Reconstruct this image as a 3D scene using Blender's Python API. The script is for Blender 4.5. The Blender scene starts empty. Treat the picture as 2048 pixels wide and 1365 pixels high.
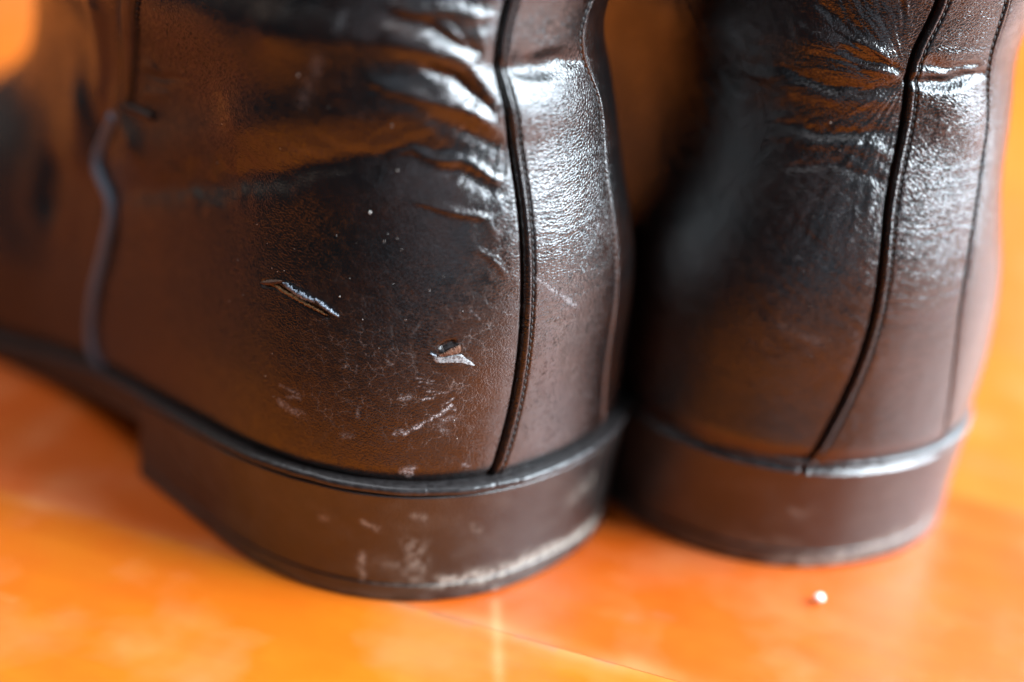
import bpy, math, random, json
import numpy as np
from mathutils import Matrix, Vector
random.seed(7); np.random.seed(7)
S = bpy.context.scene
COL = S.collection

# ------------------------------------------------------------------ camera
CM = 0.01
F_MM, CAM_H, PITCH, ROLL = 44.35, 11.118, 0.4372, 0.07675
cam_data = bpy.data.cameras.new('camera'); cam = bpy.data.objects.new('camera', cam_data); COL.objects.link(cam)
cp, sp, cr, sr = math.cos(PITCH), math.sin(PITCH), math.cos(ROLL), math.sin(ROLL)
fw = Vector((0, cp, -sp)); up0 = Vector((0, sp, cp)); rt0 = Vector((1, 0, 0))
rt = cr * rt0 + sr * up0; up = -sr * rt0 + cr * up0
m = Matrix.Identity(4)
for i in range(3):
    m[i][0], m[i][1], m[i][2] = rt[i], up[i], -fw[i]
m[2][3] = CAM_H * CM
cam.matrix_world = m
cam_data.lens = F_MM; cam_data.sensor_width = 36; cam_data.sensor_fit = 'HORIZONTAL'
cam_data.clip_start = 0.005; cam_data.clip_end = 50
cam_data.dof.use_dof = True; cam_data.dof.focus_distance = 16.7 * CM; cam_data.dof.aperture_fstop = 3.9
S.camera = cam

# ------------------------------------------------------------------ light
W = bpy.data.worlds.new('World'); S.world = W; W.use_nodes = True
bg = W.node_tree.nodes['Background']; bg.inputs[0].default_value = (0.80, 0.86, 1.0, 1); bg.inputs[1].default_value = 0.055
def area(name, loc, target, sx, sy, watts, color):
    d = bpy.data.lights.new(name, 'AREA'); d.shape = 'RECTANGLE'; d.size = sx; d.size_y = sy; d.energy = watts; d.color = color
    o = bpy.data.objects.new(name, d); COL.objects.link(o); o.location = loc
    o.rotation_euler = (Vector(target) - Vector(loc)).to_track_quat('-Z', 'Y').to_euler(); return o
area('window_light', (1.34, -0.25, 0.92), (0.04, 0.17, 0.04), 0.46, 0.46, 30, (0.88, 0.95, 1.0))
area('wide_window_light', (1.50, 0.38, 0.95), (0.04, 0.17, 0.05), 2.2, 1.3, 225, (0.76, 0.89, 1.0))
area('far_room_light', (0.25, -1.35, 0.50), (0.02, 0.16, 0.05), 1.2, 1.0, 2.6, (0.72, 0.84, 1.0))
area('ceiling_bounce_light', (-0.5, 0.3, 2.2), (0.0, 0.2, 0.0), 1.6, 1.6, 36, (0.92, 0.95, 1.0))
area('wall_bounce_light', (-1.05, 0.40, 0.72), (0.0, 0.2, 0.05), 1.0, 0.8, 1.0, (1.0, 0.80, 0.64))
S.view_settings.view_transform = 'Standard'; S.view_settings.look = 'None'; S.view_settings.exposure = 0.25; S.view_settings.gamma = 1
S.cycles.use_denoising = True
S.cycles.max_bounces = 8

# ------------------------------------------------------------------ helpers
EX=2.2
ZK=np.array([1.95,3,4.5,6,7,7.8,8.6,9.6,11,13.5,17])
PROF={
'L':dict(yb=[-.021,.009,.008,.31,.572,.703,.652,.475,.212,.1,.1],xc=[-.07,-.001,.049,.006,-.06,-.25,-.05,-.048,.007,0,0],
 w=[3.286,3.289,3.07,2.858,2.90,2.94,2.93,3.0,3.1,3.2,3.3],s=[1.195,.991,.949,.868,.888,.783,.838,.894,.901,.9,.9]),
'R':dict(yb=[-.191,-.067,.003,.287,.52,.56,.52,.46,.3,.1,.1],xc=[-.117,.046,.08,.182,.27,.20,.30,-.015,-.027,0,0],
 w=[3.099,3.184,2.999,2.60,2.60,2.65,2.72,2.9,3.203,3.3,3.4],s=[1.242,.985,.771,.778,.711,.663,.58,.709,.904,.9,.9])}
YFK=([1.95,3,4,5,5.8,6.5,7.5,9,11,17],[25.5,25.6,20.6,15.4,13.7,13.1,12.8,12.4,12.2,12.2])
BASE={'L':(.826,15.751,.8145),'R':(5.710,16.576,.3963)}
A=3.6
YFR=[25.5,25.8,24.6,22.6,19.6,16.7,15,14.5,14,14]
def spline(zk,yk,z):
    zk=np.asarray(zk,float);yk=np.asarray(yk,float);z=np.asarray(z,float)
    n=len(zk);hh=np.diff(zk);M=np.eye(n);b=np.zeros(n)
    for i in range(1,n-1):
        M[i,i-1]=hh[i-1];M[i,i]=2*(hh[i-1]+hh[i]);M[i,i+1]=hh[i];b[i]=6*((yk[i+1]-yk[i])/hh[i]-(yk[i]-yk[i-1])/hh[i-1])
    m=np.linalg.solve(M,b); i=np.clip(np.searchsorted(zk,z)-1,0,n-2);t=z-zk[i];u=zk[i+1]-z
    return (m[i]*u**3+m[i+1]*t**3)/(6*hh[i])+(yk[i]/hh[i]-m[i]*hh[i]/6)*u+(yk[i+1]/hh[i]-m[i+1]*hh[i]/6)*t
def sstep(a,b,x):
    t=np.clip((x-a)/(b-a),0,1);return t*t*(3-2*t)
def footw(y,z):
    k=1-sstep(3.5,7.5,z)
    return 1+k*(-.12*np.exp(-((y-8.5)/3.)**2)+.30*sstep(9.5,17,y))
def drop(y):
    return 1.65*sstep(1.5,13.5,y)-.5*sstep(18,27,y)
def half(z,w,yf,n=500):
    ph=np.linspace(0,np.pi,n); s=np.abs(np.sin(ph)); c=np.cos(ph)
    b=yf-A; e=2.4-.1*sstep(4,6.5,z)
    x=np.where(ph<=np.pi/2, s**(2/EX), s**(2/e))*w
    y=np.where(ph<=np.pi/2, A-A*np.abs(c)**(2/EX), A+b*np.abs(c)**(2/e))
    return x*footw(y,z),y
def rows(side,zs):
    P=PROF[side]; return [spline(ZK,P[k],zs) for k in ('yb','xc','w','s')]+[np.interp(zs,*YFK) if 0 else spline(YFK[0],YFK[1] if side=='L' else YFR,zs)]
def surface(side,U,Z):
    """U,Z 2-D arrays (rows share one z): arc position -> local xyz"""
    zs=Z[:,0]; yb,xc,w,s,yf=rows(side,zs); out=np.empty(U.shape+(3,))
    for i in range(len(zs)):
        x,y=half(zs[i],w[i],yf[i]-yb[i]); L=np.concatenate([[0],np.cumsum(np.hypot(np.diff(x),np.diff(y)))])
        u=np.abs(U[i]); X=np.interp(u,L,x)*np.sign(U[i]); Y=np.interp(u,L,y)
        yy=Y+yb[i]
        out[i,:,0]=X+xc[i]; out[i,:,1]=yy; out[i,:,2]=zs[i]-drop(yy)*np.clip(1-(zs[i]-1.95)/5,0,1)
    return out
def halflen(side,zs):
    yb,xc,w,s,yf=rows(side,zs); r=[]
    for i in range(len(zs)):
        x,y=half(zs[i],w[i],yf[i]-yb[i]); r.append(np.hypot(np.diff(x),np.diff(y)).sum())
    return np.array(r)
def x2u(side,zs,xs):
    yb,xc,w,s,yf=rows(side,zs); r=[]
    for i in range(len(zs)):
        x,y=half(zs[i],w[i],yf[i]-yb[i]);k=np.argmax(x);L=np.concatenate([[0],np.cumsum(np.hypot(np.diff(x),np.diff(y)))])
        r.append(np.interp(xs[i],x[:k+1],L[:k+1]))
    return np.array(r)
def outline(w,a,yb,yend,n=400,nar=1.0):
    """half outline (x>=0) from back centre forward to yend along the foot edge"""
    x,y=half(1.95,w,25.7-yb,n*3) if False else (None,None)
    ph=np.linspace(0,np.pi/2,n); s=np.sin(ph); c=np.cos(ph)
    x=w*s**(2/EX); y=yb+a-a*c**(2/EX)
    yy=np.linspace(y[-1],25.9,n)[1:]
    b=26.0-y[-1]; xx=w*np.sqrt(np.clip(1-((yy-y[-1])/b)**2.6,0,1))
    x=np.concatenate([x,xx]);y=np.concatenate([y,yy]); x=x*np.where(y<9,1+(footw(y,1.95)-1)*nar,footw(y,1.95))
    m=y<=yend; 
    return x[m],y[m]
def zrim(y): return 1.95-drop(y)

DATA = json.loads('''{"folds":{"L":[[[[-4.817,6.502],[-3.45,6.884],[-2.42,7.126],[-1.559,7.146],[-1.159,7.086]],0.075,0.4],[[[-3.703,7.811],[-2.631,7.871],[-1.727,7.891],[-1.033,7.851]],0.06,0.25],[[[-9.378,4.649],[-7.318,5.052],[-5.468,5.535],[-3.808,6.038],[-3.03,6.28],[-2.336,6.441],[-1.832,6.522]],-0.085,0.16],[[[-8.664,5.193],[-7.108,5.636],[-5.258,6.2],[-3.682,6.623],[-2.252,6.884],[-1.432,6.905]],0.06,0.3],[[[-7.949,4.548],[-5.553,5.172],[-3.892,5.696],[-2.715,6.038]],0.03,0.4],[[[-2.462,7.327],[-2.189,7.267],[-1.706,7.166],[-1.306,7.005],[-0.97,6.703]],0.045,0.085],[[[-1.874,6.945],[-1.58,6.864],[-1.285,6.723],[-1.054,6.562]],-0.05,0.12],[[[-2.21,7.932],[-1.895,7.851],[-1.58,7.73],[-1.243,7.609],[-1.096,7.348],[-1.012,7.146]],0.075,0.15],[[[-1.811,7.509],[-1.411,7.428],[-1.18,7.146],[-1.054,6.965]],-0.07,0.08],[[[-2.315,8.254],[-1.874,8.234],[-1.453,8.214],[-0.928,8.153]],0.05,0.08],[[[-1.685,8.133],[-1.39,7.972],[-1.201,7.851]],0.03,0.05],[[[-2.231,8.073],[-1.706,7.992],[-1.264,7.871],[-0.97,7.771]],-0.06,0.1],[[[-2.526,6.381],[-2.189,6.482],[-1.874,6.441],[-1.559,6.361],[-1.285,6.28],[-1.033,6.159]],0.035,0.065],[[[-1.979,6.28],[-1.58,6.22],[-1.096,6.018]],-0.03,0.1],[[[-2.294,5.857],[-1.958,5.837],[-1.643,5.777],[-1.348,5.696]],0.025,0.05],[[[-1.495,5.757],[-1.348,5.676],[-1.222,5.495]],0.01,0.05],[[[-1.559,5.334],[-1.432,5.253],[-1.306,5.112],[-1.138,4.931]],0.012,0.05],[[[-0.886,7.529],[-0.486,7.529],[0.039,7.529],[0.67,7.509]],-0.1,0.12],[[[-0.886,7.005],[-0.255,6.985],[0.649,6.905]],0.055,0.36],[[[-8.348,5.696],[-8.054,5.555]],0.13,0.28],[[[-10.156,5.636],[-10.471,5.132]],0.14,0.35],[[[-8.138,7.307],[-9.21,6.038]],0.1,0.22],[[[-11.607,4.629],[-11.754,4.206]],-0.12,0.3],[[[-9.21,5.716],[-9.925,4.951]],-0.06,0.12],[[[-7.213,6.703],[-6.751,6.703]],0.03,0.06],[[[-7.381,6.522],[-6.772,6.562],[-6.057,6.723]],-0.03,0.05],[[[-7.571,6.24],[-6.604,6.381]],0.03,0.06]],"R":[[[[-0.802,7.489],[-0.508,7.448],[-0.129,7.468],[0.502,7.569]],-0.11,0.07],[[[0.06,6.985],[0.228,6.864]],0.085,0.45],[[[-0.844,7.589],[-1.117,7.67],[-1.369,7.71],[-1.643,7.791]],-0.036,0.06],[[[-1.474,7.932],[-1.159,7.871],[-0.907,7.71]],0.05,0.06],[[[-1.348,7.609],[-1.096,7.569],[-0.844,7.509]],0.043,0.06],[[[-0.823,7.408],[-1.201,7.287],[-1.58,7.247],[-2.0,7.307],[-2.42,7.428]],-0.05,0.07],[[[-2.126,7.227],[-1.727,7.106],[-1.327,7.146],[-0.802,7.146]],0.036,0.1],[[[-2.631,6.643],[-1.811,6.623],[-1.159,6.723],[-0.823,6.743]],-0.036,0.07],[[[-2.483,6.421],[-1.811,6.502],[-1.138,6.542],[-0.823,6.461]],0.029,0.09],[[[-2.252,6.079],[-1.643,6.24],[-1.096,6.2],[-0.802,6.059]],-0.022,0.06],[[[-3.051,7.207],[-2.568,7.247],[-2.126,7.126],[-1.853,6.965]],0.043,0.1],[[[-3.03,6.623],[-2.715,6.784],[-2.252,6.884]],-0.036,0.12],[[[-2.42,8.113],[-2.21,7.912],[-1.916,7.831],[-1.643,7.771]],0.036,0.08],[[[-2.105,8.355],[-1.601,8.073],[-1.348,8.032]],-0.036,0.09],[[[-0.634,7.69],[-0.276,7.65],[0.018,7.65],[0.375,7.67]],-0.05,0.06],[[[-0.55,7.529],[-0.108,7.549],[0.396,7.549]],0.014,0.06],[[[-0.655,7.771],[-0.339,7.831],[0.123,7.871],[0.48,7.871]],0.008,0.05]]},"wear":{"L":[[[[-2.462,2.756],[-2.252,2.917],[-2.042,3.038],[-1.874,3.179]],0.9,0.028],[[[-1.874,3.179],[-1.811,3.098]],0.7,0.02],[[[-2.589,2.756],[-2.505,2.796]],0.7,0.03],[[[-2.378,3.581],[-2.147,3.541]],0.45,0.012],[[[-2.315,3.521],[-2.168,3.501]],0.4,0.01],[[[-2.273,3.259],[-2.126,3.299]],0.6,0.02],[[[-2.526,3.279],[-2.441,3.299]],0.55,0.035],[[[-2.547,3.34],[-2.589,3.239]],0.4,0.012],[[[-2.231,3.4],[-1.937,3.38]],0.4,0.01],[[[-2.126,3.34],[-2.0,3.38]],0.5,0.012],[[[-1.937,3.239],[-1.853,3.279]],0.5,0.015],[[[-2.336,3.461],[-2.126,3.4]],0.35,0.01],[[[-1.958,2.977],[-1.79,3.017]],0.22,0.06],[[[-2.105,2.897],[-1.895,2.796]],0.2,0.05],[[[-4.312,3.118],[-4.144,3.098],[-3.997,3.078]],0.4,0.025],[[[-4.186,2.997],[-3.976,3.017]],0.35,0.025],[[[-4.312,2.897],[-4.144,2.816],[-3.913,2.796]],0.5,0.05],[[[-0.781,4.87],[-0.529,4.689],[-0.108,4.367]],0.35,0.035],[[[-3.051,7.549],[-3.24,7.267],[-3.492,6.945]],0.22,0.1],[[[-2.736,8.113],[-2.757,7.932]],0.15,0.08],[[[-2.462,2.192],[-2.357,2.212]],0.5,0.05],[[[-2.357,2.131],[-2.315,2.232]],0.6,0.06],[[[-1.601,2.272],[-1.559,2.232]],0.5,0.05],[[[-2.483,4.105],[-2.357,4.327]],0.16,0.012],[[[-1.685,4.528],[-1.58,4.387]],0.35,0.012],[[[-2.778,3.883],[-2.715,3.722]],0.2,0.012],[[[-3.198,3.742],[-3.156,3.541]],0.2,0.012],[[[-3.303,2.635],[-3.177,2.635]],0.2,0.05],[[[-3.093,3.078],[-3.114,2.957]],0.2,0.03],[[[-3.387,3.622],[-3.324,3.622]],0.6,0.012]],"R":[[[[-2.021,3.984],[-1.474,3.803]],0.1,0.1],[[[-1.958,4.951],[-1.895,4.971]],0.3,0.03]]},"flap":{"lip1":[[-4.333,4.508],[-4.144,4.447],[-3.976,4.407],[-3.808,4.387]],"lip2":[[-3.808,4.427],[-3.661,4.347],[-3.45,4.266]],"fib":[[-4.733,4.407],[-4.523,4.447],[-4.354,4.407],[-4.144,4.367],[-3.955,4.327],[-3.766,4.286],[-3.619,4.246]],"flake":[[-4.754,4.407],[-4.523,4.468],[-4.354,4.528]],"patch":[[-2.189,3.904],[-2.042,3.883],[-1.832,3.924],[-1.748,3.883],[-1.58,3.742],[-1.727,3.783],[-1.853,3.803],[-2.0,3.803],[-2.147,3.803]],"chipA":[[-2.105,3.924],[-2.021,3.964],[-1.937,4.024],[-1.832,4.065]],"chipB":[[-2.042,3.904],[-1.958,3.924],[-1.853,3.944],[-1.811,3.984]],"hook":[[-2.21,3.944],[-2.189,3.924],[-2.126,3.904]],"hole":[[-2.063,4.024],[-2.0,4.065],[-1.916,4.085]]},"placket":[[-6.52,7.71],[-6.919,7.227],[-7.36,6.804],[-7.718,6.421],[-8.012,6.038]],"bartack":[[-8.159,5.978],[-7.844,5.998],[-7.571,5.998],[-7.276,5.998]],"seam":[[-7.066,7.609],[-7.423,7.207],[-7.823,6.784],[-8.075,6.421],[-8.327,6.059],[-8.937,5.636],[-9.505,5.313],[-9.757,5.112],[-9.862,4.991],[-9.799,4.87],[-9.61,4.77],[-9.399,4.669],[-9.315,4.508],[-9.336,4.367],[-9.378,4.226],[-9.568,3.883],[-9.757,3.521],[-9.883,3.219],[-10.009,2.897],[-10.093,2.655],[-10.114,2.413]],"specks":[[-2.841,5.676],[-9.315,3.602],[-3.408,7.307],[-2.399,6.24],[-4.48,7.448],[-3.429,4.528],[-4.586,3.179],[-2.673,4.81],[-2.652,5.434],[-2.715,5.334],[-4.102,4.991],[-3.261,4.79],[-4.312,4.669],[-4.438,4.629],[-4.544,4.649],[-5.3,4.568],[-4.775,5.152],[-4.607,4.951],[-1.79,4.508]],"crackc":[[-3.282,3.863],[-2.652,3.541],[-1.916,3.42],[-1.559,3.984],[-3.577,3.098],[-2.0,2.917]],"heelwear":{"L":[[[[-3.675,1.352],[-3.639,1.29]],0.45,0.06],[[[-3.109,1.337],[-2.941,1.29],[-2.807,1.259]],0.6,0.045],[[[-3.08,0.731],[-2.994,0.326]],0.6,0.06],[[[-2.331,0.979],[-2.28,0.466]],0.3,0.14],[[[-2.384,1.508],[-2.183,1.492]],0.22,0.06],[[[-1.478,1.275],[-1.41,1.197]],0.2,0.06],[[[-2.928,0.311],[-2.437,0.295],[-1.848,0.295]],0.3,0.05],[[[-1.849,0.326],[-1.227,0.326],[-0.704,0.342],[-0.115,0.389],[0.638,0.295],[1.227,0.311]],1.3,0.1],[[[-1.229,0.404],[-0.541,0.451]],0.25,0.12],[[[-1.255,0.062],[-0.961,0.031]],0.5,0.05],[[[-2.75,0.731],[-2.546,0.575]],0.16,0.12],[[[0.315,1.182],[0.781,1.259]],0.2,0.15]],"R":[[[[-1.374,1.042],[-1.207,0.995]],0.18,0.08],[[[-1.45,0.062],[-0.245,0.171],[0.703,0.249],[1.394,0.451]],0.6,0.11],[[[-2.276,0.373],[-1.131,0.42]],0.12,0.12],[[[-0.114,0.295],[0.639,0.42]],0.4,0.05]]}}''')

def perlin(x, y, seed=0):
    x = np.asarray(x, float); y = np.asarray(y, float)
    xi = np.floor(x).astype(np.int64); yi = np.floor(y).astype(np.int64); fx = x - xi; fy = y - yi
    def g(i, j):
        h = (i * 374761393 + j * 668265263 + seed * 974634721) & 0x7fffffff
        h = ((h ^ (h >> 13)) * 1274126177) & 0x7fffffff
        a = ((h ^ (h >> 16)) & 0xffff) / 65536.0 * 2 * np.pi
        return np.cos(a), np.sin(a)
    u = fx * fx * fx * (fx * (fx * 6 - 15) + 10); v = fy * fy * fy * (fy * (fy * 6 - 15) + 10)
    def d(i, j):
        gx, gy = g(xi + i, yi + j); return gx * (fx - i) + gy * (fy - j)
    a = d(0, 0) * (1 - u) + d(1, 0) * u; b = d(0, 1) * (1 - u) + d(1, 1) * u
    return (a * (1 - v) + b * v) * 1.5
def fbm(x, y, seed=0, oct=3):
    r = 0; a = 1
    for k in range(oct): r = r + a * perlin(x * 2 ** k, y * 2 ** k, seed + k * 17); a *= .5
    return r

def grid_faces(nr, nc, close=False):
    i = np.arange(nr - 1)[:, None] * nc; n = nc if close else nc - 1
    j = np.arange(n)[None, :]; j2 = (j + 1) % nc
    return np.stack([i + j, i + j2, i + nc + j2, i + nc + j], -1).reshape(-1, 4)
def mesh_obj(name, V, Fq, mat, parent=None, attrs=None, smooth=True, tris=None):
    me = bpy.data.meshes.new(name); V = np.ascontiguousarray(V, np.float32).reshape(-1, 3) * CM
    me.vertices.add(len(V)); me.vertices.foreach_set('co', V.ravel())
    Fq = np.asarray(Fq, np.int32).reshape(-1, 4) if len(Fq) else np.zeros((0, 4), np.int32)
    T = np.asarray(tris, np.int32).reshape(-1, 3) if tris is not None and len(tris) else np.zeros((0, 3), np.int32)
    loops = np.concatenate([Fq.ravel(), T.ravel()]); tot = np.concatenate([np.full(len(Fq), 4), np.full(len(T), 3)]).astype(np.int32)
    st = np.concatenate([[0], np.cumsum(tot)[:-1]]).astype(np.int32)
    me.loops.add(len(loops)); me.loops.foreach_set('vertex_index', loops)
    me.polygons.add(len(tot)); me.polygons.foreach_set('loop_start', st); me.polygons.foreach_set('loop_total', tot)
    me.polygons.foreach_set('use_smooth', np.full(len(tot), smooth))
    me.update(calc_edges=True); me.validate()
    for k, a in (attrs or {}).items():
        a = np.ascontiguousarray(a, np.float32)
        if a.ndim >= 2 and a.shape[-1] == 3 and k == 'uz':
            at = me.attributes.new(k, 'FLOAT_VECTOR', 'POINT'); at.data.foreach_set('vector', a.reshape(-1))
        else:
            at = me.attributes.new(k, 'FLOAT', 'POINT'); at.data.foreach_set('value', a.reshape(-1))
    me.materials.append(mat)
    o = bpy.data.objects.new(name, me); COL.objects.link(o)
    if parent: o.parent = parent
    return o
class Soup:
    """collects many small closed shapes into one mesh"""
    def __init__(s): s.V = []; s.Q = []; s.T = []; s.n = 0
    def add(s, V, Q=(), T=()):
        V = np.asarray(V, float).reshape(-1, 3); s.V.append(V)
        if len(Q): s.Q.append(np.asarray(Q) + s.n)
        if len(T): s.T.append(np.asarray(T) + s.n)
        s.n += len(V)
    def build(s, name, mat, parent=None, smooth=True):
        return mesh_obj(name, np.concatenate(s.V), np.concatenate(s.Q) if s.Q else [], mat, parent, None, smooth, np.concatenate(s.T) if s.T else None)
def tube(P, N, r, k=10, flat=1.0):
    """tube along points P (cm) with surface normals N; r scalar or array -> V, Q, T"""
    P = np.asarray(P, float); n = len(P); r = np.broadcast_to(np.asarray(r, float), (n,))
    T = np.gradient(P, axis=0); T /= np.linalg.norm(T, axis=1)[:, None] + 1e-12
    N = N - (N * T).sum(1)[:, None] * T; N /= np.linalg.norm(N, axis=1)[:, None] + 1e-12; B = np.cross(T, N)
    a = np.linspace(0, 2 * np.pi, k, endpoint=False)
    V = P[:, None] + r[:, None, None] * (np.cos(a)[None, :, None] * B[:, None] + flat * np.sin(a)[None, :, None] * N[:, None])
    V = np.concatenate([V.reshape(-1, 3), P[:1], P[-1:]])
    Q = grid_faces(n, k, True); c0, c1 = n * k, n * k + 1
    Tq = [(c0, (j + 1) % k, j) for j in range(k)] + [(c1, (n - 1) * k + j, (n - 1) * k + (j + 1) % k) for j in range(k)]
    return V, Q, Tq
def polydist(U, Z, pts):
    """distance (cm) of grid points to a polyline in (u, z)"""
    best = np.full(U.shape, 1e9)
    for (a, b), (c, d) in zip(pts[:-1], pts[1:]):
        vx, vy = c - a, d - b; L = vx * vx + vy * vy + 1e-9
        t = np.clip(((U - a) * vx + (Z - b) * vy) / L, 0, 1)
        best = np.minimum(best, np.hypot(U - a - t * vx, Z - b - t * vy))
    return best
def stroke(U, Z, pts, amp, w, out):
    p = np.array(pts); k = 3.2 * w
    m = (U > p[:, 0].min() - k) & (U < p[:, 0].max() + k) & (Z > p[:, 1].min() - k) & (Z < p[:, 1].max() + k)
    if m.any(): out[m] += amp * np.exp(-(polydist(U[m], Z[m], pts) / w) ** 2)
def fold(U, Z, pts, amp, w, out):
    """like stroke, but the fold dies away towards its two ends and wanders a little"""
    p = np.array(pts); k = 3.2 * w + .1
    m = (U > p[:, 0].min() - k) & (U < p[:, 0].max() + k) & (Z > p[:, 1].min() - k) & (Z < p[:, 1].max() + k)
    if not m.any(): return
    if w > .2: stroke(U, Z, pts, amp, w, out); return
    u = U[m] + .05 * perlin(U[m] * 2.1, Z[m] * 2.1, 61); z = Z[m] + .05 * perlin(U[m] * 2.1, Z[m] * 2.1, 62)
    seg = np.hypot(*np.diff(p, axis=0).T); tot = seg.sum(); acc = 0; best = np.full(u.shape, 1e9); tt = np.zeros(u.shape)
    for (a, b), (c, d), L in zip(p[:-1], p[1:], seg):
        vx, vy = c - a, d - b; t = np.clip(((u - a) * vx + (z - b) * vy) / (L * L + 1e-9), 0, 1); ds = np.hypot(u - a - t * vx, z - b - t * vy)
        k2 = ds < best; best = np.where(k2, ds, best); tt = np.where(k2, (acc + t * L) / tot, tt); acc += L
    ww = w * (.75 + .5 * np.sin(np.pi * tt)) * (1 + .35 * perlin(u * 3, z * 3, 63))
    out[m] += amp * (.12 + .88 * np.sin(np.pi * np.clip(tt, 0, 1)) ** .7) * np.exp(-(best / ww) ** 2)
def smooth_path(pts, n):
    """Catmull-Rom through 2-D points, n samples"""
    p = np.array(pts, float); p = np.concatenate([[2 * p[0] - p[1]], p, [2 * p[-1] - p[-2]]]); m = len(p) - 3
    t = np.linspace(0, m - 1e-6, n); i = t.astype(int); f = (t - i)[:, None]
    a, b, c, d = p[i], p[i + 1], p[i + 2], p[i + 3]
    return .5 * (2 * b + (c - a) * f + (2 * a - 5 * b + 4 * c - d) * f ** 2 + (3 * b - a - 3 * c + d) * f ** 3)

# ------------------------------------------------------------------ materials
def mat(name):
    m = bpy.data.materials.new(name); m.use_nodes = True; nt = m.node_tree
    return m, nt, nt.nodes['Principled BSDF']
def node(nt, t, **kw):
    n = nt.nodes.new(t)
    for k, v in kw.items():
        if k.startswith('i_'):
            key = k[2:]; n.inputs[int(key) if key.isdigit() else key].default_value = v
        else: setattr(n, k, v)
    return n
def mixc(nt, fac, a, b, blend='MIX'):
    n = nt.nodes.new('ShaderNodeMix'); n.data_type = 'RGBA'; n.blend_type = blend
    for sock, v in ((n.inputs[0], fac), (n.inputs[6], a), (n.inputs[7], b)):
        if hasattr(v, 'node'): nt.links.new(v, sock)
        else: sock.default_value = v
    return n.outputs[2]
def math_(nt, op, a, b=None, clamp=False):
    n = nt.nodes.new('ShaderNodeMath'); n.operation = op; n.use_clamp = clamp
    for k, v in enumerate((a, b)):
        if v is None: continue
        if hasattr(v, 'node'): nt.links.new(v, n.inputs[k])
        else: n.inputs[k].default_value = v
    return n.outputs[0]
def ramp(nt, x, lo, hi):
    n = nt.nodes.new('ShaderNodeMapRange'); n.inputs[1].default_value = lo; n.inputs[2].default_value = hi
    nt.links.new(x, n.inputs[0]); return n.outputs[0]

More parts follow.
